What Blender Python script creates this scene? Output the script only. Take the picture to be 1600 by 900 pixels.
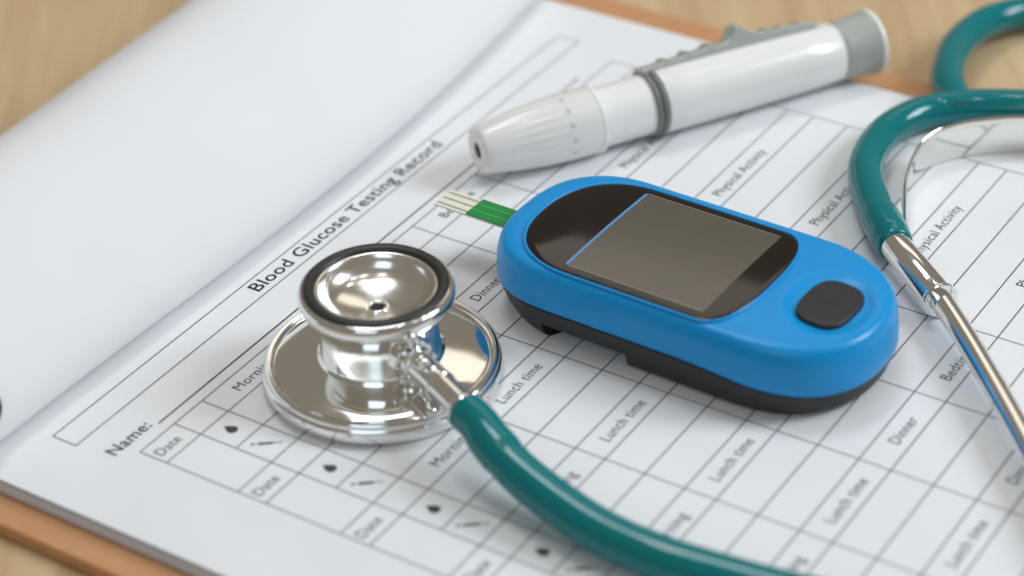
import bpy, bmesh, math, random
from mathutils import Vector, Matrix

random.seed(7)
S = 0.001                      # everything below is written in millimetres
scene = bpy.context.scene
for o in list(bpy.data.objects):
    bpy.data.objects.remove(o)
COL = scene.collection

# ------------------------------------------------------------------ camera
cam_d = bpy.data.cameras.new('camera')
cam = bpy.data.objects.new('camera', cam_d)
COL.objects.link(cam)
scene.camera = cam
RX = Vector((0.5443437, -0.8379559, -0.0389861))
RD = Vector((-0.4919265, -0.2812247, -0.8239667))
RF = Vector((0.6794838, 0.4676993, -0.5652955))
mw = Matrix.Identity(4)
for i in range(3):
    mw[i][0] = RX[i]; mw[i][1] = -RD[i]; mw[i][2] = -RF[i]
CAM = Vector((-253.899, -261.260, 278.177))
mw.translation = CAM * S
cam.matrix_world = mw
cam_d.sensor_fit = 'HORIZONTAL'
cam_d.sensor_width = 36.0
cam_d.lens = 84.569
cam_d.clip_start = 0.02
cam_d.clip_end = 20.0
cam_d.dof.use_dof = True
cam_d.dof.focus_distance = 0.485
cam_d.dof.aperture_fstop = 8.7

# ------------------------------------------------------------------ world, lamps, exposure
world = bpy.data.worlds.new('World')
scene.world = world
world.use_nodes = True
wn = world.node_tree.nodes
bg = wn.get('Background') or wn.new('ShaderNodeBackground')
bg.inputs['Color'].default_value = (1.0, 0.89, 0.75, 1)
bg.inputs['Strength'].default_value = 0.235


def area(name, loc, target, sx, sy, power, color, disk=False):
    d = bpy.data.lights.new(name, 'AREA')
    d.shape = 'DISK' if disk else 'RECTANGLE'
    d.size = sx
    if not disk:
        d.size_y = sy
    d.energy = power
    d.color = color
    o = bpy.data.objects.new(name, d)
    COL.objects.link(o)
    o.location = loc
    o.rotation_euler = (Vector(target) - Vector(loc)).to_track_quat('-Z', 'Y').to_euler()
    return o


TGT = (0.085, -0.06, 0.0)
area('window_light', (0.66, -0.92, 0.80), TGT, 0.38, 0.55, 10.2, (0.87, 0.94, 1.0))
area('window_light_back', (0.42, 0.34, 1.35), TGT, 0.42, 0.34, 4.4, (0.88, 0.94, 1.0))
area('fill_light_front', (-0.95, -0.35, 0.80), TGT, 0.6, 0.6, 2.2, (0.66, 0.83, 1.0))  # added cool fill from the camera's left, not a known window
area('reflection_panel', (1.05, 0.36, 0.98), (0.085, -0.06, 0.0), 0.75, 0.34, 0.85, (1.0, 0.90, 0.76))  # added warm light, placed to reflect in the display and chest-piece plate
for k, (lx, ly) in enumerate(((0.10, -0.45), (0.48, -0.05), (0.42, -0.66), (0.80, -0.32), (-0.22, 0.05), (0.12, 0.40))):
    area('ceiling_lamp', (lx, ly, 1.45), (lx, ly, 0.0), 0.06, 0.06, 0.5, (1.0, 0.96, 0.88), disk=True)

scene.view_settings.view_transform = 'Standard'
scene.view_settings.look = 'None'
scene.view_settings.exposure = 0.0
scene.view_settings.gamma = 1.0
scene.view_settings.use_curve_mapping = False


# ------------------------------------------------------------------ materials
def srgb(r, g, b):
    def f(c):
        c /= 255.0
        return c / 12.92 if c <= 0.04045 else ((c + 0.055) / 1.055) ** 2.4
    return (f(r), f(g), f(b), 1.0)


def principled(name, color, rough=0.5, metal=0.0, coat=0.0, bump=None, rough_var=None, spec=None, color_var=None, sss=0.0, trans=0.0):
    m = bpy.data.materials.new(name)
    m.use_nodes = True
    nt = m.node_tree
    b = nt.nodes['Principled BSDF']
    b.inputs['Base Color'].default_value = color
    b.inputs['Roughness'].default_value = rough
    b.inputs['Metallic'].default_value = metal
    b.inputs['Coat Weight'].default_value = coat
    b.inputs['Coat Roughness'].default_value = 0.08
    if trans:
        b.inputs['Transmission Weight'].default_value = trans
    if sss:
        b.inputs['Subsurface Weight'].default_value = sss
        b.inputs['Subsurface Scale'].default_value = 0.002
    if spec is not None:
        b.inputs['Specular IOR Level'].default_value = spec
    tc = nt.nodes.new('ShaderNodeTexCoord')
    if bump:
        sc, st = bump
        n = nt.nodes.new('ShaderNodeTexNoise')
        n.inputs['Scale'].default_value = sc
        n.inputs['Detail'].default_value = 4
        nt.links.new(tc.outputs['Object'], n.inputs['Vector'])
        bp = nt.nodes.new('ShaderNodeBump')
        bp.inputs['Strength'].default_value = st
        bp.inputs['Distance'].default_value = 0.0002
        nt.links.new(n.outputs['Fac'], bp.inputs['Height'])
        nt.links.new(bp.outputs['Normal'], b.inputs['Normal'])
    if rough_var:
        sc, lo, hi = rough_var
        n = nt.nodes.new('ShaderNodeTexNoise')
        n.inputs['Scale'].default_value = sc
        n.inputs['Detail'].default_value = 6
        nt.links.new(tc.outputs['Object'], n.inputs['Vector'])
        mr = nt.nodes.new('ShaderNodeMapRange')
        mr.inputs['From Min'].default_value = 0.3
        mr.inputs['From Max'].default_value = 0.7
        mr.inputs['To Min'].default_value = lo
        mr.inputs['To Max'].default_value = hi
        nt.links.new(n.outputs['Fac'], mr.inputs['Value'])
        nt.links.new(mr.outputs['Result'], b.inputs['Roughness'])
    if color_var:
        sc, c2 = color_var
        n = nt.nodes.new('ShaderNodeTexNoise')
        n.inputs['Scale'].default_value = sc
        n.inputs['Detail'].default_value = 5
        nt.links.new(tc.outputs['Object'], n.inputs['Vector'])
        mx = nt.nodes.new('ShaderNodeMix')
        mx.data_type = 'RGBA'
        mx.inputs[6].default_value = color
        mx.inputs[7].default_value = c2
        nt.links.new(n.outputs['Fac'], mx.inputs[0])
        nt.links.new(mx.outputs[2], b.inputs['Base Color'])
    return m


def wood(name, c1, c2, c3, angle, sx, sy, rough):
    m = bpy.data.materials.new(name)
    m.use_nodes = True
    nt = m.node_tree
    b = nt.nodes['Principled BSDF']
    b.inputs['Roughness'].default_value = rough
    tc = nt.nodes.new('ShaderNodeTexCoord')
    mp = nt.nodes.new('ShaderNodeMapping')
    mp.inputs['Rotation'].default_value = (0, 0, angle)
    mp2 = nt.nodes.new('ShaderNodeMapping')
    mp2.inputs['Scale'].default_value = (sx, sy, sy)
    nt.links.new(tc.outputs['Object'], mp.inputs['Vector'])
    nt.links.new(mp.outputs['Vector'], mp2.inputs['Vector'])
    n1 = nt.nodes.new('ShaderNodeTexNoise')
    n1.inputs['Scale'].default_value = 1.0
    n1.inputs['Detail'].default_value = 6
    n1.inputs['Roughness'].default_value = 0.62
    n1.inputs['Distortion'].default_value = 0.6
    nt.links.new(mp2.outputs['Vector'], n1.inputs['Vector'])
    cr = nt.nodes.new('ShaderNodeValToRGB')
    cr.color_ramp.elements[0].position = 0.28
    cr.color_ramp.elements[0].color = c1
    cr.color_ramp.elements[1].position = 0.72
    cr.color_ramp.elements[1].color = c3
    e = cr.color_ramp.elements.new(0.5)
    e.color = c2
    nt.links.new(n1.outputs['Fac'], cr.inputs['Fac'])
    nt.links.new(cr.outputs['Color'], b.inputs['Base Color'])
    bp = nt.nodes.new('ShaderNodeBump')
    bp.inputs['Strength'].default_value = 0.15
    bp.inputs['Distance'].default_value = 0.0003
    nt.links.new(n1.outputs['Fac'], bp.inputs['Height'])
    nt.links.new(bp.outputs['Normal'], b.inputs['Normal'])
    return m


M = {}
M['table'] = wood('table_wood', srgb(176, 145, 105), srgb(200, 170, 130), srgb(214, 187, 150), math.radians(-35), 7, 110, 0.5)
M['board'] = principled('hardboard', srgb(206, 156, 110), 0.55, color_var=(260, srgb(190, 136, 92)), bump=(900, 0.2))
M['paper'] = principled('paper', (0.82, 0.83, 0.85, 1), 0.85, bump=(1500, 0.10), spec=0.25)


def paper_waves(m):
    # broad, faint cockling of the sheet under the fine fibre relief
    nt = m.node_tree
    b = nt.nodes['Principled BSDF']
    fine = b.inputs['Normal'].links[0].from_node
    tc = next(n for n in nt.nodes if n.type == 'TEX_COORD')
    n = nt.nodes.new('ShaderNodeTexNoise')
    n.inputs['Scale'].default_value = 16
    n.inputs['Detail'].default_value = 2
    nt.links.new(tc.outputs['Object'], n.inputs['Vector'])
    w = nt.nodes.new('ShaderNodeBump')
    w.inputs['Strength'].default_value = 0.75
    w.inputs['Distance'].default_value = 0.004
    nt.links.new(n.outputs['Fac'], w.inputs['Height'])
    nt.links.new(w.outputs['Normal'], fine.inputs['Normal'])


paper_waves(M['paper'])
M['pad'] = principled('pad_paper', (0.74, 0.74, 0.76, 1), 0.9, spec=0.2)
M['ink'] = principled('ink', (0.035, 0.035, 0.042, 1), 0.7, spec=0.2)
M['ink_bold'] = principled('ink_bold', (0.018, 0.018, 0.022, 1), 0.7, spec=0.2)
M['icon'] = principled('icon_ink', (0.075, 0.075, 0.085, 1), 0.8, spec=0.2)
M['rule'] = principled('rule_ink', (0.14, 0.14, 0.15, 1), 0.8, spec=0.2)
M['blue'] = principled('blue_plastic', srgb(6, 148, 218), 0.32, coat=0.0, spec=0.38, rough_var=(140, 0.27, 0.38), bump=(4000, 0.04))
M['dark'] = principled('dark_plastic', srgb(46, 46, 48), 0.5, bump=(5000, 0.12))
M['button'] = principled('button_rubber', srgb(35, 37, 40), 0.5, bump=(5000, 0.08))
M['mark'] = principled('button_mark', srgb(22, 22, 24), 0.5)
M['bezel'] = principled('bezel_gloss', srgb(24, 16, 13), 0.07, rough_var=(90, 0.05, 0.10))
M['lcd'] = principled('lcd', srgb(98, 90, 78), 0.22, coat=0.15, color_var=(38, srgb(84, 80, 72)))
M['lcd_line'] = principled('lcd_line', srgb(150, 140, 132), 0.3)
M['lcd_edge'] = principled('lcd_edge', srgb(86, 150, 205), 0.25)
M['strip_white'] = principled('strip_white', srgb(232, 232, 220), 0.4)
M['strip_gold'] = principled('strip_contact', srgb(170, 160, 124), 0.4)
M['green'] = principled('strip_green', srgb(0, 138, 62), 0.35)
M['green_line'] = principled('strip_green_line', srgb(60, 176, 104), 0.35)
M['chrome'] = principled('chrome', (0.84, 0.845, 0.83, 1), 0.09, metal=1.0, rough_var=(160, 0.05, 0.17))
M['mirror'] = principled('polished_plate', (0.86, 0.85, 0.82, 1), 0.05, metal=1.0, rough_var=(120, 0.04, 0.15))
M['satin'] = principled('satin_steel', (0.86, 0.845, 0.79, 1), 0.19, metal=1.0, rough_var=(150, 0.15, 0.23))
M['rubber'] = principled('black_rubber', srgb(40, 39, 38), 0.42, bump=(2500, 0.1))
M['hole'] = principled('hole_black', srgb(16, 13, 10), 0.6)
M['teal'] = principled('teal_tube', srgb(0, 117, 121), 0.1, coat=0.0, spec=0.42, rough_var=(60, 0.07, 0.13))
M['white'] = principled('white_plastic', (0.86, 0.86, 0.84, 1), 0.24, coat=0.2)
M['cap'] = principled('frosted_cap', (0.80, 0.80, 0.775, 1), 0.24, coat=0.25, sss=0.3)
M['cap_ring'] = principled('cap_ring', (0.90, 0.90, 0.88, 1), 0.25, coat=0.2)
M['grey'] = principled('grey_plastic', srgb(172, 176, 170), 0.36)
M['grey_dark'] = principled('grey_plastic_dark', srgb(122, 126, 120), 0.4)
M['dot'] = principled('depth_mark', srgb(198, 198, 196), 0.5)


# ------------------------------------------------------------------ mesh helpers
def obj(name, verts, faces, mat, parent=None, smooth=True, angle=40, loc=None):
    me = bpy.data.meshes.new(name)
    me.from_pydata([(v[0] * S, v[1] * S, v[2] * S) for v in verts], [], faces)
    me.materials.append(M[mat] if isinstance(mat, str) else mat)
    bm = bmesh.new()
    bm.from_mesh(me)
    bmesh.ops.recalc_face_normals(bm, faces=bm.faces)
    bm.to_mesh(me)
    bm.free()
    if smooth:
        me.polygons.foreach_set('use_smooth', [True] * len(me.polygons))
        me.set_sharp_from_angle(angle=math.radians(angle))
    me.update()
    o = bpy.data.objects.new(name, me)
    COL.objects.link(o)
    if parent:
        o.parent = parent
    return o


def empty(name, label, cat, loc=(0, 0, 0), rz=0.0):
    o = bpy.data.objects.new(name, None)
    COL.objects.link(o)
    o.empty_display_size = 0.01
    o.location = (loc[0] * S, loc[1] * S, loc[2] * S)
    o.rotation_euler = (0, 0, rz)
    o['label'] = label
    o['category'] = cat
    return o


def loft(rings, cap0=True, cap1=True, closed=True, verts=None, faces=None):
    verts = [] if verts is None else verts
    faces = [] if faces is None else faces
    base = len(verts)
    n = len(rings[0])
    for r in rings:
        verts.extend(r)
    m = n if closed else n - 1
    for i in range(len(rings) - 1):
        a = base + i * n
        b = a + n
        for j in range(m):
            k = (j + 1) % n
            faces.append((a + j, a + k, b + k, b + j))
    if cap0:
        faces.append(tuple(base + j for j in range(n)))
    if cap1:
        faces.append(tuple(base + (len(rings) - 1) * n + j for j in range(n)))
    return verts, faces


def lathe(profile, origin, axis=(0, 0, 1), n=96, cap0=False, cap1=False):
    ax = Vector(axis).normalized()
    up = Vector((0, 0, 1)) if abs(ax.z) < 0.9 else Vector((1, 0, 0))
    e1 = (up - ax * up.dot(ax)).normalized()
    e2 = ax.cross(e1)
    O = Vector(origin)
    rings = []
    for r, t in profile:
        rings.append([tuple(O + ax * t + (e1 * math.cos(2 * math.pi * j / n) + e2 * math.sin(2 * math.pi * j / n)) * r) for j in range(n)])
    return loft(rings, cap0, cap1)


def catmull(pts, k=10):
    P = [Vector(p) for p in pts]
    P = [P[0] * 2 - P[1]] + P + [P[-1] * 2 - P[-2]]
    out = []
    for i in range(1, len(P) - 2):
        p0, p1, p2, p3 = P[i - 1:i + 3]
        for s in range(k):
            t = s / k
            out.append(0.5 * ((2 * p1) + (p2 - p0) * t + (2 * p0 - 5 * p1 + 4 * p2 - p3) * t * t + (3 * p1 - p0 - 3 * p2 + p3) * t ** 3))
    out.append(P[-2])
    return out


def sweep(path, radius, n=32, cap=True):
    """path: points; radius: number or function of arc length (mm)"""
    T = []
    for i in range(len(path)):
        a = path[max(0, i - 1)]
        b = path[min(len(path) - 1, i + 1)]
        T.append((b - a).normalized())
    rings = []
    s = 0.0
    for i, p in enumerate(path):
        if i:
            s += (p - path[i - 1]).length
        r = radius(s) if callable(radius) else radius
        up = Vector((0, 0, 1))
        e1 = (up - T[i] * up.dot(T[i])).normalized()
        e2 = T[i].cross(e1)
        rings.append([tuple(p + (e1 * math.cos(2 * math.pi * j / n) + e2 * math.sin(2 * math.pi * j / n)) * r) for j in range(n)])
    return loft(rings, cap, cap)


def box(x0, x1, y0, y1, z0, z1, verts=None, faces=None):
    verts = [] if verts is None else verts
    faces = [] if faces is None else faces
    b = len(verts)
    verts += [(x0, y0, z0), (x1, y0, z0), (x1, y1, z0), (x0, y1, z0), (x0, y0, z1), (x1, y0, z1), (x1, y1, z1), (x0, y1, z1)]
    for f in ((0, 3, 2, 1), (4, 5, 6, 7), (0, 1, 5, 4), (1, 2, 6, 5), (2, 3, 7, 6), (3, 0, 4, 7)):
        faces.append(tuple(b + i for i in f))
    return verts, faces


def bevel(o, w, seg=2):
    m = o.modifiers.new('bevel', 'BEVEL')
    m.width = w * S
    m.segments = seg
    m.limit_method = 'ANGLE'
    m.angle_limit = math.radians(40)
    return o


def tag(o, label, cat, group=None):
    o['label'] = label
    o['category'] = cat
    if group:
        o['group'] = group
    return o


# ------------------------------------------------------------------ setting: table
v, f = [(-900, -900, -6), (1500, -900, -6), (1500, 1500, -6), (-900, 1500, -6)], [(0, 1, 2, 3)]
table = obj('table', v, f, 'table', smooth=False)
table['kind'] = 'structure'

# ------------------------------------------------------------------ clipboard (only its bare borders show)
PL, PR, PB, PT = -19.5, 190.6, -262.0, 36.0      # the sheet's four edges


def round_rect(x0, x1, y0, y1, r, n=8):
    out = []
    for cx, cy, a0 in ((x1 - r, y1 - r, 0), (x0 + r, y1 - r, 90), (x0 + r, y0 + r, 180), (x1 - r, y0 + r, 270)):
        for k in range(n + 1):
            a = math.radians(a0 + 90 * k / n)
            out.append((cx + r * math.cos(a), cy + r * math.sin(a)))
    return out


rr = round_rect(-26.8, 203.2, -276, 92, 7)
v, f = loft([[(x, y, z) for x, y in rr] for z in (-5.995, -3.02)])
clip_board = bevel(obj('clipboard', v, f, 'board', smooth=True, angle=30), 0.5, 3)
tag(clip_board, 'orange-brown hardboard clipboard lying on the wooden table under the paper', 'clipboard')

# ------------------------------------------------------------------ pad of blank sheets under the form
v, f = [], []
z = -3.0
k = 0
while z < -0.62:
    th = 0.20
    dx = random.uniform(-0.28, 0.28)
    dy = random.uniform(-0.3, 0.3)
    q = 0.0 if k % 2 else 0.10
    box(PL - 0.3 + dx + q, PR - 0.4 + dx - q, PB + dy + q, PT + dy - q, z, z + th - 0.02, v, f)
    z += th
    k += 1
box(PL + 1.4, PR - 1.4, PB + 1.4, PT - 1.4, z, -0.16, v, f)
pad = obj('paper_pad', v, f, 'pad', smooth=False)
tag(pad, 'thick pad of blank white sheets between clipboard and printed form', 'paper pad')

# ------------------------------------------------------------------ printed form
form = empty('record_form', 'printed blood glucose testing record form lying flat on the pad', 'form', (0, 0, 0))


def sheet_z(x, y):
    """the top sheet lies almost flat: slight waviness, one edge a little lifted"""
    return 0.0


nx, ny = 2, 2
v, f = box(PL, PR, PB, PT, -0.14, 0.0)
obj('sheet', v, f, 'paper', form, smooth=False)

PP = 23.36
hh, dd = 0.277, 0.364
CU = [0.0, 0.4305 * PP, 0.7865 * PP, 1.8027 * PP, 2.8062 * PP, 3.8252 * PP, 4.8571 * PP, 7.3558 * PP]
NB = 9
ZP = 0.025


def rule_rect(vs, fs, x0, x1, y0, y1, z=ZP):
    b = len(vs)
    vs += [(x0, y0, z), (x1, y0, z), (x1, y1, z), (x0, y1, z)]
    fs.append((b, b + 1, b + 2, b + 3))


LW = 0.15      # half line width
v, f = [], []
ys = []
for b in range(NB):
    ys += [(-b * PP, CU[0]), (-(b + hh) * PP, CU[0]), (-(b + hh + dd) * PP, CU[1])]
ys.append((-NB * PP, CU[0]))
for y, xs in ys:
    rule_rect(v, f, xs, CU[7], y - LW, y + LW)
o = obj('printed_row_rules', v, f, 'rule', form, smooth=False)
v, f = [], []
for x in CU:
    rule_rect(v, f, x - LW * 0.9, x + LW * 0.9, -NB * PP, 0, ZP + 0.006)
obj('printed_column_rules', v, f, 'rule', form, smooth=False)
# title box
v, f = [], []
x0, x1, y0, y1 = -0.2 * PP, 7.54 * PP, 0.508 * PP, 0.757 * PP
for a in ((x0, x1, y0 - LW, y0 + LW), (x0, x1, y1 - LW, y1 + LW)):
    rule_rect(v, f, *a)
for a in ((x0 - LW, x0 + LW, y0, y1), (x1 - LW, x1 + LW, y0, y1)):
    rule_rect(v, f, *a, ZP + 0.006)
obj('printed_title_box', v, f, 'rule', form, smooth=False)
v, f = [], []
rule_rect(v, f, 0.37 * PP, 6.9 * PP, 0.115 * PP - 0.2, 0.115 * PP + 0.2)
obj('printed_name_line', v, f, 'ink', form, smooth=False)


def text_mesh(body, bold):
    cu = bpy.data.curves.new('text', 'FONT')
    cu.body = body
    cu.size = 1.0
    cu.offset = bold
    cu.space_character = 1.06
    cu.resolution_u = 4
    o = bpy.data.objects.new('text', cu)
    COL.objects.link(o)
    dg = bpy.context.evaluated_depsgraph_get()
    me = bpy.data.meshes.new_from_object(o.evaluated_get(dg))
    bpy.data.objects.remove(o)
    xs = [w.co.x for w in me.vertices]
    x0, x1 = min(xs), max(xs)
    for w in me.vertices:
        w.co.x -= x0
    me.materials.clear()
    return me, x1 - x0


TEXTS = {}


def text(name, body, x0, x1, base, cap, mat='ink', bold=0.0, parent=form):
    """body fitted between x0 and x1, capital height cap, on baseline y = base"""
    key = (body, mat, bold)
    if key not in TEXTS:
        me, w = text_mesh(body, bold)
        me.materials.append(M[mat])
        me.name = name
        TEXTS[key] = (me, w)
    me, w = TEXTS[key]
    o = bpy.data.objects.new(name, me)
    COL.objects.link(o)
    o.parent = parent
    o.scale = ((x1 - x0) / w * S, cap / 0.70 * S, 1)
    o.location = (x0 * S, base * S, (ZP + 0.01) * S)
    return o


text('printed_title', 'Blood Glucose Testing Record', 53.4, 120.6, 13.4, 3.2, 'ink_bold', 0.011)
text('printed_name', 'Name:', -3.3, 7.5, 3.2, 2.9, 'ink_bold', 0.010)
WORDS = (('Date', 0, 1, 6.0), ('Morning', 2, 3, 11.2), ('Lunch time', 3, 4, 13.9), ('Dinner', 4, 5, 8.8), ('Bedtime', 5, 6, 11.4), ('Physical Activity', 6, 7, 21.2))
for b in range(NB):
    for w, c0, c1, wd in WORDS:
        cx = (CU[c0] + CU[c1]) / 2 + (-0.9 if w == 'Date' else 0)
        cy = -(b + hh / 2) * PP
        text('printed_heading', w, cx - wd / 2, cx + wd / 2, cy - 1.25, 2.35, 'ink', 0.0)


def drop_mesh():
    pts = []
    for k in range(20):
        a = 2 * math.pi * k / 20
        r = 1.15
        x, y = r * math.sin(a), -r * math.cos(a)
        if y > 0:
            y *= 1.75
            x *= max(0.0, 1 - (y / 2.1) ** 1.5)
        pts.append((x, y, ZP))
    return pts, [tuple(range(20))]


def syringe_mesh():
    vs, fs = [], []

    def seg(t0, t1, w):
        d = Vector((0.62, -0.785, 0))
        nrm = Vector((0.785, 0.62, 0))
        b = len(vs)
        for t, s in ((t0, -w), (t1, -w), (t1, w), (t0, w)):
            vs.append(tuple(d * t + nrm * s + Vector((0, 0, ZP))))
        fs.append((b, b + 1, b + 2, b + 3))
    seg(-2.9, -1.4, 0.14)
    seg(-3.0, -2.75, 0.5)
    seg(-1.45, -1.2, 0.6)
    seg(-1.2, 1.1, 0.36)
    seg(1.1, 3.0, 0.12)
    return vs, fs


dm = None
for b in range(NB):
    cx = (CU[1] + CU[2]) / 2
    for nm, fn, yy in (('printed_drop', drop_mesh, -(b + hh + dd / 2) * PP), ('printed_syringe', syringe_mesh, -(b + hh + dd * 1.49) * PP)):
        if b == 0:
            o = obj(nm, *fn(), 'icon', form, smooth=False)
            if nm == 'printed_drop':
                dm = o.data
            else:
                sm = o.data
        else:
            o = bpy.data.objects.new(nm, dm if nm == 'printed_drop' else sm)
            COL.objects.link(o)
            o.parent = form
        o.location = (cx * S, yy * S, 0)

# ------------------------------------------------------------------ the sheet flipped over the top of the board
prof = [(29.5, 0.05), (26.0, 0.5), (23.4, 1.9), (22.5, 4.6), (23.8, 8.2), (28.0, 13.0), (36.0, 19.0), (46.0, 24.2), (57.0, 27.2), (66.0, 26.9), (74.0, 23.5), (82.0, 17.6), (90.0, 11.4), (97.0, 5.6), (101.0, 0.4), (101.5, -3.2), (98.5, -5.4), (93.5, -5.85)]
pc = catmull([(0, a, b) for a, b in prof], 6)
rings = []
NXS = 44
for i in range(NXS + 1):
    t = i / NXS
    x = PL + 0.6 + (PR - PL - 1.2) * t
    xx = x
    # the fold wanders a little along the sheet and opens up towards the far end
    sh = -1.2 * math.exp(-((xx - 66) / 40) ** 2) + 8.0 * max(0.0, (xx - 100) / 90) ** 1.6
    amp = 1.0
    ring = []
    for q in pc:
        wgt = max(0.0, min(1.0, (60 - q.y) / 35))
        ring.append((x, q.y + sh * wgt + 0.035 * (xx - 60) * (1 - wgt) * min(1.0, max(0, q.z) / 12), max(q.z, -5.9) + 0.5 * math.sin(xx / 26 + q.y / 30) * min(1.0, max(0, q.z) / 10)))
    rings.append(ring)
v, f = loft(rings, False, False, closed=False)
fs = obj('flipped_sheet', v, f, 'paper', smooth=True, angle=180)
sm_ = fs.modifiers.new('thick', 'SOLIDIFY')
sm_.thickness = 0.12 * S
tag(fs, 'blank white sheet flipped back over the top of the pad, curving upwards', 'paper sheet')

# ------------------------------------------------------------------ dark rounded clip at the left border of the flipped sheet
prof = [(0.0, 0.0), (3.2, 0.0), (4.2, 0.5), (4.6, 1.4), (4.2, 2.2), (3.0, 2.7), (0.0, 2.8)]
nrm = Vector((0, -0.86, 0.5)).normalized()
CK = Vector((-14.6, 25.0, 10.6))
v, f = lathe(prof, CK - nrm * 1.0, nrm, 40)
ck = obj('paper_clip', v, f, 'rubber')
tag(ck, 'dark grey rounded clip at left edge of the flipped sheet', 'clip')

# ------------------------------------------------------------------ glucose meter
meter = empty('glucose_meter', 'blue glucose meter with black screen panel lying on the printed form', 'glucose meter', (87.4, -69.5, 0.0), math.radians(-1.5))
HW, HL = 20.6, 40.9
NO = 200


def end_curve(a, b, n, ylin, sgn, cnt):
    """half superellipse from +a to -a, for the end at sgn"""
    out = []
    for k in range(cnt + 1):
        th = math.pi * k / cnt
        c, s = math.cos(th), math.sin(th)
        x = a * math.copysign(abs(c) ** (2 / n), c)
        y = ylin + b * abs(s) ** (2 / n)
        out.append((x * sgn, y * sgn))
    return out


def resample(pts, n):
    P = pts + [pts[0]]
    L = [0.0]
    for i in range(len(pts)):
        L.append(L[-1] + math.dist(P[i], P[i + 1]))
    out = []
    j = 0
    for k in range(n):
        t = L[-1] * k / n
        while L[j + 1] < t:
            j += 1
        u = (t - L[j]) / max(1e-9, L[j + 1] - L[j])
        out.append((P[j][0] + (P[j + 1][0] - P[j][0]) * u, P[j][1] + (P[j + 1][1] - P[j][1]) * u))
    return out


def outline(hw, htop, hbot, btop, bbot, ntop, nbot, n=NO):
    top = end_curve(hw, btop, ntop, htop - btop, 1, 60)
    bot = end_curve(hw, bbot, nbot, hbot - bbot, -1, 60)
    return resample(top + bot, n)


MO = outline(HW, HL, HL + 1.3, 21.0, 23.5, 2.55, 2.25)


def inset(pts, d):
    n = len(pts)
    out = []
    for i in range(n):
        a = Vector(pts[i - 1]); b = Vector(pts[(i + 1) % n])
        t = (b - a).normalized()
        nr = Vector((-t.y, t.x))
        out.append((pts[i][0] + nr.x * d, pts[i][1] + nr.y * d))
    return out


BTN = Vector((-0.4, -30.4))


def smooth01(t):
    t = max(0.0, min(1.0, t))
    return t * t * (3 - 2 * t)


def z_top(x, y):
    z = 17.0 - 1.3 * smooth01((-20 - y) / 26) - 0.7 * smooth01((y - 24) / 18) - 0.0016 * x * x
    d = math.hypot((x - BTN.x) / 1.18, y - BTN.y)
    z += 0.12 * math.exp(-((d - 9.4) / 1.3) ** 2)
    z -= 0.7 * (1 - smooth01((d - 6.0) / 3.0))
    return z


def z_seam(y):
    return 7.9 - 2.3 * smooth01((-8 - y) / 34) - 0.4 * smooth01((y - 20) / 20)


# blue upper shell
rings = []
for ins, tt in ((1.2, -0.3), (0.25, 0.0), (0.0, 0.05), (0.0, 0.2), (0.12, 0.42), (0.34, 0.64), (0.68, 0.81), (1.12, 0.91), (1.7, 0.965), (2.5, 0.99), (4.2, 1.0)):
    ring = []
    for (x, y), (ox, oy) in zip(inset(MO, ins), MO):
        zs = z_seam(oy)
        zt = z_top(x, y)
        ring.append((x, y, zs + (zt - zs) * tt if tt >= 0 else zs + 1.0))
    rings.append(ring)
last = inset(MO, 4.2)
for k in range(1, 26):
    s = 1 - k / 25
    ring = []
    for x, y in last:
        px = x * s
        py = y * (s + 0.0) if k else y
        # collapse towards a spine, not a point
        sp = max(-22.0, min(22.0, y))
        py = sp + (y - sp) * s if abs(y) > 22 else y
        ring.append((px, py, z_top(px, py)))
    rings.append(ring)
v, f = loft(rings, False, False)
shell = obj('blue_shell', v, f, 'blue', meter, angle=180)
bmx = bmesh.new()
bmx.from_mesh(shell.data)
bmesh.ops.remove_doubles(bmx, verts=bmx.verts, dist=2e-6)
bmesh.ops.dissolve_degenerate(bmx, edges=bmx.edges, dist=1e-7)
bmesh.ops.recalc_face_normals(bmx, faces=bmx.faces)
for fc in bmx.faces:
    fc.smooth = True
bmx.to_mesh(shell.data)
bmx.free()

# dark lower half, with the cut-out along its near side
NY0, NY1 = 3.5, 23.6


def base_pt(x, y, ins, zf, low):
    xi, yi = x, y
    if low and xi < 0 and NY0 < yi < NY1:
        xi = xi + 6.0
    return xi, yi


MOd = []
for i, (x, y) in enumerate(MO):
    MOd.append((x, y))
    x2, y2 = MO[(i + 1) % NO]
    for yc in (NY0, NY1):
        if x < 0 and x2 < 0 and (y - yc) * (y2 - yc) < 0:
            s = (yc - y) / (y2 - y)
            xm = x + (x2 - x) * s
            sg = 1 if y2 > y else -1
            MOd.append((xm, yc - 0.02 * sg))
            MOd.append((xm, yc + 0.02 * sg))
rings = []


def foot(y):
    # the underside sweeps up towards the strip end
    return 3.6 * smooth01((y - 22) / 20) + 0.9 * smooth01((-30 - y) / 12)


for ins, tt, low in ((5.5, 0.0, True), (2.6, 0.0, True), (1.7, 0.10, True), (1.2, 0.30, True), (1.0, 0.46, True), (0.98, 0.462, False), (0.6, 0.75, False), (0.42, 0.93, False), (0.9, 0.97, False), (1.4, 1.15, False)):
    ring = []
    for (x, y), (ox, oy) in zip(inset(MOd, ins) if False else [(a * (HW - ins) / HW, b * (HL - ins) / HL) for a, b in MOd], MOd):
        if low and ox < 0 and NY0 < oy < NY1:
            x += 6.5
        zb = foot(oy) + 0.03
        zs = z_seam(oy)
        ring.append((x, y, zb + (zs - zb) * tt))
    rings.append(ring)
v, f = loft(rings, True, True)
obj('dark_base', v, f, 'dark', meter, angle=35)

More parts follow.
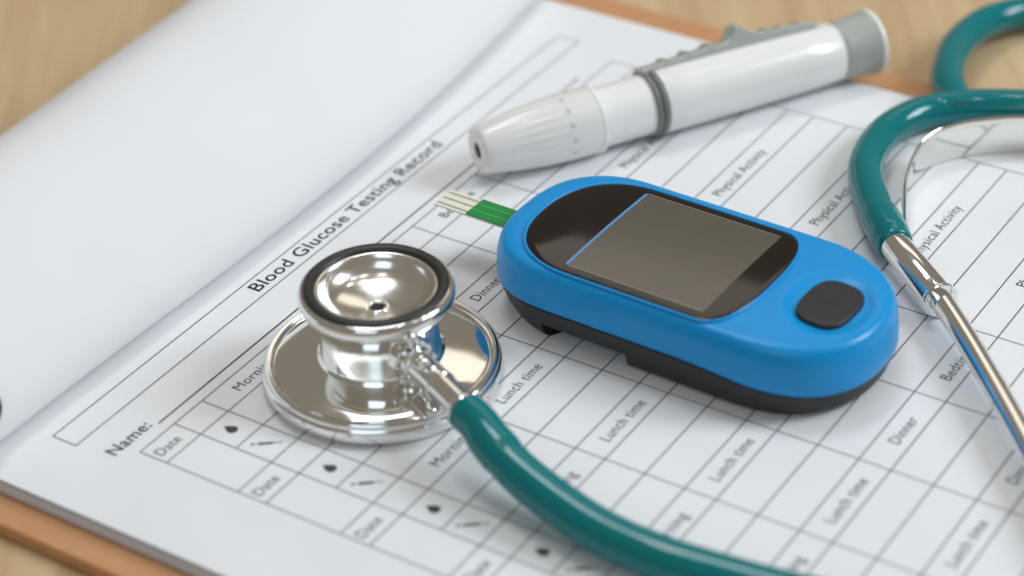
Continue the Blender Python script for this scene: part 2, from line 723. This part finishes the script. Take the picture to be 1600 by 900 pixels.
# glossy panel
BZ = [(x - 0.9, y) for x, y in outline(17.2, 34.2, 18.4, 17.0, 7.5, 2.35, 2.5, 160)]
rings = []
for ins, dz in ((-0.05, -0.6), (0.0, 0.12), (0.18, 0.30), (0.5, 0.36)):
    rings.append([(x, y, z_top(x, y) + dz) for x, y in inset(BZ, ins)])
inn = inset(BZ, 0.5)
for k in range(1, 14):
    s = 1 - k / 14
    ring = []
    for x, y in inn:
        sp = max(-9.0, min(16.0, y))
        ring.append((x * s, sp + (y - sp) * s, z_top(x * s, sp + (y - sp) * s) + 0.36))
    rings.append(ring)
v, f = loft(rings, False, True)
bezel = obj('screen_panel', v, f, 'bezel', meter, angle=180)


lip = [Vector((x, y, z_top(x, y) + 0.12)) for x, y in inset(BZ, -0.25)]
rings = []
for i, q in enumerate(lip):
    a = lip[i - 1]; b = lip[(i + 1) % len(lip)]
    t = (b - a).normalized()
    s_ = Vector((t.y, -t.x, 0)).normalized()
    rings.append([tuple(q + s_ * 0.34 * math.cos(2 * math.pi * j / 10) + Vector((0, 0, 0.34)) * math.sin(2 * math.pi * j / 10)) for j in range(10)])
rings.append(rings[0])
v, f = loft(rings, False, False)
obj('panel_lip', v, f, 'blue', meter, angle=180)


def plate(name, pts, dz0, dz1, mat, parent, angle=30):
    """thin plate over the curved top: pts outline (local), filled by a fan of rings"""
    cx = sum(p_[0] for p_ in pts) / len(pts)
    cy = sum(p_[1] for p_ in pts) / len(pts)
    rs = [[(x, y, z_top(x, y) + dz0) for x, y in pts]]
    for s in (1.0, 0.85, 0.7, 0.55, 0.4, 0.25, 0.1):
        rs.append([(cx + (x - cx) * s, cy + (y - cy) * s, z_top(cx + (x - cx) * s, cy + (y - cy) * s) + dz1) for x, y in pts])
    vv, ff = loft(rs, False, True)
    return obj(name, vv, ff, mat, parent, angle=angle)


LX0, LX1, LY0, LY1 = -15.7, 13.9, -11.8, 18.9


def dense(pts, n):
    return resample(pts, n)


plate('display', dense(round_rect(LX0, LX1, LY0, LY1, 0.8, 4), 120), 0.1, 0.40, 'lcd', bezel)


def rim_bar(name, x0, x1, y0, y1, mat, h=0.47):
    vs, fs_ = [], []
    N = 12
    for k in range(N + 1):
        t = k / N
        if x1 - x0 > y1 - y0:
            c = [(x0 + (x1 - x0) * t, y0), (x0 + (x1 - x0) * t, y1)]
        else:
            c = [(x0, y0 + (y1 - y0) * t), (x1, y0 + (y1 - y0) * t)]
        for (x, y) in c:
            vs.append((x, y, z_top(x, y) + 0.2))
            vs.append((x, y, z_top(x, y) + h))
    for k in range(N):
        a = 4 * k
        b = a + 4
        fs_ += [(a, b, b + 1, a + 1), (a + 1, b + 1, b + 3, a + 3), (a + 3, b + 3, b + 2, a + 2), (a + 2, b + 2, b, a)]
    e = 4 * N
    fs_ += [(0, 1, 3, 2), (e, e + 2, e + 3, e + 1)]
    return obj(name, vs, fs_, mat, bezel, angle=30)


rim_bar('display_rim', LX0, LX1, LY1 - 0.05, LY1 + 0.5, 'lcd_edge')
rim_bar('display_rim', LX1 - 0.02, LX1 + 0.2, LY0, LY1, 'lcd_line')
rim_bar('display_rim', LX0 - 0.2, LX0 + 0.02, LY0, LY1, 'lcd_line', 0.43)
# button
bo = dense(outline(7.3, 5.2, 5.2, 5.2, 5.2, 2.9, 2.9, 96), 96)
rings = []
for s, dz in ((1.02, -0.6), (1.015, 0.45), (0.99, 0.78), (0.955, 0.92), (0.9, 0.97), (0.7, 0.99), (0.5, 1.0), (0.25, 1.0)):
    zc = z_top(BTN.x, BTN.y)
    rings.append([(BTN.x + x * s, BTN.y + y * s, zc + dz - 0.055 * (-(y * s)) + 0.0) for x, y in bo])
v, f = loft(rings, False, True)
button = obj('button', v, f, 'button', meter, angle=50)
zc = z_top(BTN.x, BTN.y) + 1.03
for dx in (-0.75, 0.75):
    vs, fs_ = [], []
    for k in range(9):
        t = k / 8
        yy = -1.5 + 2.6 * t
        xx = BTN.x + dx + 0.45 * math.sin(t * math.pi) * (1 if dx > 0 else 1)
        zz = zc + 0.055 * yy
        vs += [(xx - 0.24, BTN.y + yy, zz), (xx + 0.24, BTN.y + yy, zz)]
    for k in range(8):
        fs_.append((2 * k, 2 * k + 1, 2 * k + 3, 2 * k + 2))
    obj('button_mark', vs, fs_, 'mark', button, smooth=False)
    v, f = lathe([(0.0, 0.02), (0.28, 0.02)], (BTN.x + dx, BTN.y + 1.75, zc + 0.1), (0, 0, 1), 12)
    obj('button_mark', v, f, 'mark', button, smooth=False)
# strip port nose
v, f = box(-5.2, 5.2, 38.6, 42.0, 10.2, 14.2)
v = [(x * (0.86 if z > 12 and y > 40 else 1), y - (0.9 if z > 13 and y > 40 else 0), z) for x, y, z in v]
bevel(obj('strip_port', v, f, 'blue', meter), 0.9, 3)

# ------------------------------------------------------------------ test strip in the port
strip = empty('test_strip', 'thin green and white test strip sticking out of the blue meter', 'test strip', (86.4, -28.0, 12.0), math.radians(-1.5))
v, f = box(-3.1, 3.1, -4, 17.6, -0.25, 0.15)
obj('strip_base', v, f, 'strip_white', strip, smooth=False)
v, f = box(-3.15, 3.15, -3.5, 9.6, 0.16, 0.42)
gf = obj('green_film', v, f, 'green', strip, smooth=False)
for x in (-1.1, 1.1):
    v, f = box(x - 0.16, x + 0.16, -3.4, 9.55, 0.40, 0.46)
    obj('film_line', v, f, 'green_line', gf, smooth=False)
for x in (-2.1, 0.0, 2.1):
    v, f = box(x - 0.24, x + 0.24, 9.62, 17.4, 0.13, 0.19)
    obj('contact', v, f, 'strip_gold', strip, smooth=False)

# ------------------------------------------------------------------ lancing device
A0 = Vector((111.4, -2.3, 7.75))
A1 = Vector((196.9, -54.7, 7.7))
AX = (A1 - A0).normalized()
LEN = (A1 - A0).length
lance = empty('lancing_device', 'white and grey lancing pen lying across the top of the form', 'lancing device', (0, 0, 0))


def lpart(name, profile, mat, parent=lance, n=96, cap0=False, cap1=False, angle=35):
    v, f = lathe(profile, A0, AX, n, cap0, cap1)
    return obj(name, v, f, mat, parent, angle=angle)


# frosted cap with fine lengthwise ribs
e_up = (Vector((0, 0, 1)) - AX * AX.z).normalized()
e_sd = AX.cross(e_up)
prof = [(1.75, 1.6), (1.78, 0.35), (2.0, 0.05), (4.4, 0.0), (5.0, 0.25), (5.35, 0.9), (5.75, 3.0), (6.25, 6.0), (6.75, 9.5), (7.1, 12.5), (7.4, 15.5), (7.58, 18.5), (7.65, 21.0), (7.6, 27.5)]
rings = []
NR = 144
for r, t in prof:
    ring = []
    for j in range(NR):
        a = 2 * math.pi * j / NR
        rib = 0.16 * (0.5 + 0.5 * math.cos(a * 24)) * smooth01((t - 7) / 3) * smooth01((19.5 - t) / 2.0)
        ring.append(tuple(A0 + AX * t + (e_up * math.cos(a) + e_sd * math.sin(a)) * (r - rib)))
    rings.append(ring)
v, f = loft(rings, False, False)
cap = obj('nose_cap', v, f, 'cap', lance, angle=40)
v, f = lathe([(0.0, 0.4), (1.8, 0.4)], A0, AX, 32)
obj('needle_hole', v, f, 'hole', cap)
for k in range(14):
    a = 2 * math.pi * (k + 0.3) / 14
    c = A0 + AX * 20.3 + (e_up * math.cos(a) + e_sd * math.sin(a)) * 7.62
    nr = (e_up * math.cos(a) + e_sd * math.sin(a))
    v, f = lathe([(0.62, -0.05), (0.58, 0.05), (0.0, 0.08)], c, nr, 14)
    obj('depth_dot', v, f, 'dot', cap)
lpart('cap_band', [(7.5, 27.4), (7.72, 27.6), (7.75, 28.0), (7.7, 28.4), (7.0, 28.7)], 'cap_ring')
lpart('collar', [(6.9, 28.5), (6.85, 30), (6.8, 34), (6.8, 41.2)], 'white')
lpart('grip_ring', [(6.8, 41.0), (7.45, 41.1), (7.6, 41.5), (7.55, 42.0), (7.1, 42.2), (7.1, 42.5), (7.6, 42.7), (7.75, 43.1), (7.7, 43.8), (7.4, 44.0)], 'grey_dark')
lpart('barrel', [(7.35, 44.0), (7.45, 44.3), (7.5, 50), (7.4, 65), (7.15, 80), (6.95, 89.6), (6.7, 90.0)], 'white')
lpart('end_cap', [(6.6, 89.7), (6.85, 90.1), (6.9, 92.0), (7.1, 95), (7.45, 98.2), (7.7, 99.3)], 'grey')
lpart('end_disc', [(7.7, 99.3), (7.85, 99.7), (7.75, 100.2), (7.2, 100.4), (0.0, 100.5)], 'cap_ring')
# long grey slider with a toothed back and a raised thumb knob
ns = (e_up * 0.90 - e_sd * 0.44).normalized()
if ns.dot(Vector((RF.x, RF.y, 0))) < 0:
    ns = (e_up * 0.90 + e_sd * 0.44).normalized()
ts = AX.cross(ns)
steps = [(41.2, 7.5), (42.0, 8.1), (44.5, 8.2), (46.6, 8.25), (47.6, 9.0), (48.4, 8.3), (52.0, 8.4), (53.2, 9.3), (54.2, 8.5), (57.6, 8.7), (59.0, 9.6), (60.0, 8.8), (63.0, 9.0), (64.6, 10.0), (65.8, 11.8), (66.8, 12.1), (68.4, 10.5), (70.5, 9.4), (73.0, 9.0), (73.8, 9.5), (74.6, 8.9), (77.0, 8.8), (77.8, 9.2), (78.6, 8.7), (81.6, 8.5), (82.4, 8.9), (83.2, 8.4), (85.2, 8.3), (86.0, 7.4)]
rings = []
for t, h in steps:
    w = 2.7
    ring = []
    for s, hz in ((-w, 5.6), (-w, h - 0.5), (-w + 0.5, h), (w - 0.5, h), (w, h - 0.5), (w, 5.6)):
        ring.append(tuple(A0 + AX * t + ns * max(hz, 5.6) + ts * s))
    rings.append(ring)
v, f = loft(rings, True, True)
obj('slider', v, f, 'grey', lance, angle=30)

# ------------------------------------------------------------------ stethoscope
st = empty('stethoscope', 'teal stethoscope with chrome chest piece lying across the form', 'stethoscope', (42.9, -25.7, 0))
st.location = (0, 0, 0)
CX, CY = 42.9, -25.6


def spart(name, profile, mat, parent=st, n=128, angle=30, cap0=False, cap1=False, origin=(CX, CY, 0)):
    v, f = lathe(profile, origin, (0, 0, 1), n, cap0, cap1)
    return obj(name, v, f, mat, parent, angle=angle)


disc = spart('diaphragm_disc', [(12.2, 6.3), (14.0, 6.0), (17.5, 5.3), (20.6, 4.65), (20.9, 4.5), (21.0, 4.35)], 'mirror', angle=20)
rim = spart('diaphragm_rim', [(20.95, 4.1), (21.15, 4.7), (21.6, 5.15), (22.2, 5.2), (22.7, 4.9), (22.95, 4.4), (22.9, 3.9), (22.75, 3.7), (22.9, 3.5), (23.25, 3.2), (23.4, 2.5), (23.35, 1.5), (23.0, 0.7), (22.4, 0.25), (21.5, 0.05), (0.0, 0.05)], 'chrome', angle=35)
drum = spart('drum', [(12.6, 5.9), (12.35, 6.45), (11.9, 6.75), (11.75, 7.2), (11.6, 11.5), (11.7, 15.4), (12.2, 16.6), (13.0, 17.4)], 'chrome', angle=50)
bell = spart('bell', [(12.6, 17.1), (13.9, 17.3), (14.75, 17.9), (15.1, 18.9), (15.1, 19.9), (14.85, 20.7), (14.4, 21.15), (14.1, 21.2)], 'chrome', angle=50)
spart('bell_ring', [(14.15, 20.9), (14.1, 21.35), (13.7, 21.75), (13.0, 21.9), (12.2, 21.75), (11.75, 21.3), (11.6, 20.8)], 'rubber', bell, angle=60)
spart('bell_bowl', [(11.75, 21.05), (11.4, 21.15), (11.0, 20.9), (10.7, 20.0), (10.1, 18.9), (9.1, 17.9), (7.6, 17.15), (5.6, 16.6), (3.6, 16.2), (2.2, 15.95)], 'satin', bell, angle=60)
spart('bell_bore', [(2.3, 15.9), (2.1, 16.35), (1.8, 16.5), (1.55, 16.35), (1.45, 15.9), (1.45, 14.5)], 'chrome', bell, n=40, angle=60)
spart('bore_hole', [(1.47, 16.0), (0.0, 15.95)], 'hole', bell, n=32)

# stem
SD = Vector((-0.40, -0.915, -0.05)).normalized()
SO = Vector((CX, CY, 11.6)) + SD * 0.0


def stem_part(name, profile, mat='chrome', parent=st, n=48, angle=35, cap1=False):
    v, f = lathe(profile, SO, SD, n, False, cap1)
    return obj(name, v, f, mat, parent, angle=angle)


stem = stem_part('stem', [(3.1, 10.5), (3.1, 13.6), (3.7, 13.8), (3.8, 14.4), (3.7, 15.0), (3.05, 15.3), (3.0, 21.6), (3.2, 21.8), (3.2, 22.3), (3.0, 22.5), (2.95, 29.5), (3.45, 29.7), (3.6, 30.2), (3.45, 30.8), (2.4, 31.0)])
stem_part('stem_collar', [(4.6, 10.2), (4.7, 11.6), (4.3, 12.6), (3.6, 12.9), (2.9, 13.0)], parent=stem, n=12, angle=20)
# small upright pin between collar and bell
pc0 = SO + SD * 12.6
v, f = lathe([(1.5, 3.6), (1.5, 5.2), (1.15, 5.4), (1.15, 7.0)], (pc0.x, pc0.y, SO.z - 0.6), (0, 0, 1), 28)
obj('index_pin', v, f, 'chrome', stem)
# lower bracket between stem and plate
v, f = lathe([(1.7, -6.2), (1.7, -4.6), (2.3, -4.2), (2.3, -2.8), (1.4, -2.4)], (pc0.x, pc0.y, SO.z), (0, 0, 1), 28, True, True)
obj('stem_foot', v, f, 'chrome', stem)

# tubing from the chest piece
t0 = SO + SD * 30.4
path = catmull([tuple(t0), tuple(t0 + SD * 5.0), (26.3, -62.6, 8.8), (22.8, -72.6, 6.6), (19.6, -87.7, 4.9), (18.9, -100.3, 4.4), (19.9, -112.3, 4.3), (21.9, -126.0, 4.3), (25.9, -143.0, 4.3), (34, -170, 4.3), (48, -200, 4.3)], 14)


def tube_r(s):
    r = 3.3 + 0.5 * smooth01(s / 0.7) + 0.3 * smooth01((s - 5) / 20)
    r += 0.28 * smooth01((s - 3) / 8) * (1 - smooth01((s - 13.0) / 1.4))
    return r


v, f = sweep(path, tube_r, 40)
obj('tubing', v, f, 'teal', st, angle=60)
# the two arms at the ear-tube end
pa = catmull([(126.0, -95.2, 5.0), (131.4, -90.2, 4.9), (138.5, -84.1, 4.7), (151.2, -75.9, 4.4), (165.2, -73.1, 4.2), (176.7, -75.6, 4.2), (185.1, -82.6, 4.2), (192.0, -94.9, 4.2), (195.7, -108.4, 4.2), (197, -130, 4.2)], 14)


def arm_r(s):
    return 3.3 + 0.5 * smooth01(s / 0.8) + 0.35 * smooth01((s - 1) / 3) * (1 - smooth01((s - 9) / 6))


v, f = sweep(pa, arm_r, 40)
obj('tubing_arm', v, f, 'teal', st, angle=60)
pb = catmull([(182.5, -84.5, 3.8), (189.0, -79.2, 3.9), (198.2, -73.6, 3.2), (214.8, -68.5, 1.4), (231.0, -68.6, 0.0), (242.0, -74.1, -0.8), (249.4, -84.2, -1.2), (254, -104, -1.6), (255, -124, -1.8)], 14)
v, f = sweep(pb, 3.9, 40)
obj('tubing_arm', v, f, 'teal', st, angle=60)

# chrome ear tube with sleeve
E0 = Vector((126.6, -94.4, 5.0))
E1 = Vector((113.4, -110.6, 4.7))
ED = (E1 - E0).normalized()
L1 = (E1 - E0).length
v, f = lathe([(2.4, -2), (3.0, 0.0), (3.15, 1.0), (3.2, 3.0), (3.25, L1 - 0.6), (3.0, L1 - 0.3)], E0, ED, 48)
sl = obj('ear_tube_sleeve', v, f, 'chrome', st, angle=40)
v, f = lathe([(2.9, L1 - 0.5), (3.7, L1 - 0.45), (3.85, L1), (3.7, L1 + 0.5), (3.0, L1 + 0.6), (2.3, L1 + 0.6)], E0, ED, 48)
obj('sleeve_ring', v, f, 'chrome', sl, angle=40)
pe = catmull([tuple(E1 - ED * 3), tuple(E1 + ED * 3), (98.9, -125.5, 4.4), (80.6, -142.4, 4.2), (58.6, -161.2, 4.0), (30, -183, 4.0)], 12)
v, f = sweep(pe, 2.35, 40)
obj('ear_tube', v, f, 'chrome', st, angle=60)

# flat leaf spring, standing on edge
low = catmull([(122.5, -101.0, 3.0), (126.5, -97.0, 3.0), (131.5, -94.3, 2.6), (140.0, -90.2, 1.8), (149.0, -86.0, 1.0), (157.5, -84.0, 0.4), (164.0, -84.6, 0.3), (169.5, -87.4, 0.3), (174.5, -91.8, 0.3), (180.8, -100.4, 0.3), (185, -112, 0.3), (187, -130, 0.3)], 24)
hgt = [3.2, 3.2, 3.6, 3.8, 5.6, 7.9, 8.9, 9.3, 9.4, 9.4, 9.4, 9.4]
N = len(low)
hs = [q.x for q in catmull([(h, 0, 0) for h in hgt], 24)]
rings = []
for i, p_ in enumerate(low):
    h = hs[i]
    a = low[max(0, i - 1)]; b = low[min(N - 1, i + 1)]
    t = (b - a); t.z = 0; t.normalize()
    nr = Vector((-t.y, t.x, 0)) * 0.32
    lean = Vector((-t.y, t.x, 0)) * (-0.10 * h)
    ring = []
    for q in range(7):
        bow = math.sin(math.pi * q / 6) * 0.35
        ring.append(tuple(p_ + Vector((0, 0, h * q / 6)) + lean * (q / 6) + nr * (1 + bow)))
    for q in range(6, -1, -1):
        bow = math.sin(math.pi * q / 6) * 0.35
        ring.append(tuple(p_ + Vector((0, 0, h * q / 6)) + lean * (q / 6) + nr * (-1 + bow)))
    # rounded top edge
    ring.insert(7, tuple(p_ + Vector((0, 0, h + 0.25)) + lean))
    rings.append(ring)
v, f = loft(rings, True, True)
obj('leaf_spring', v, f, 'mirror', st, angle=75)
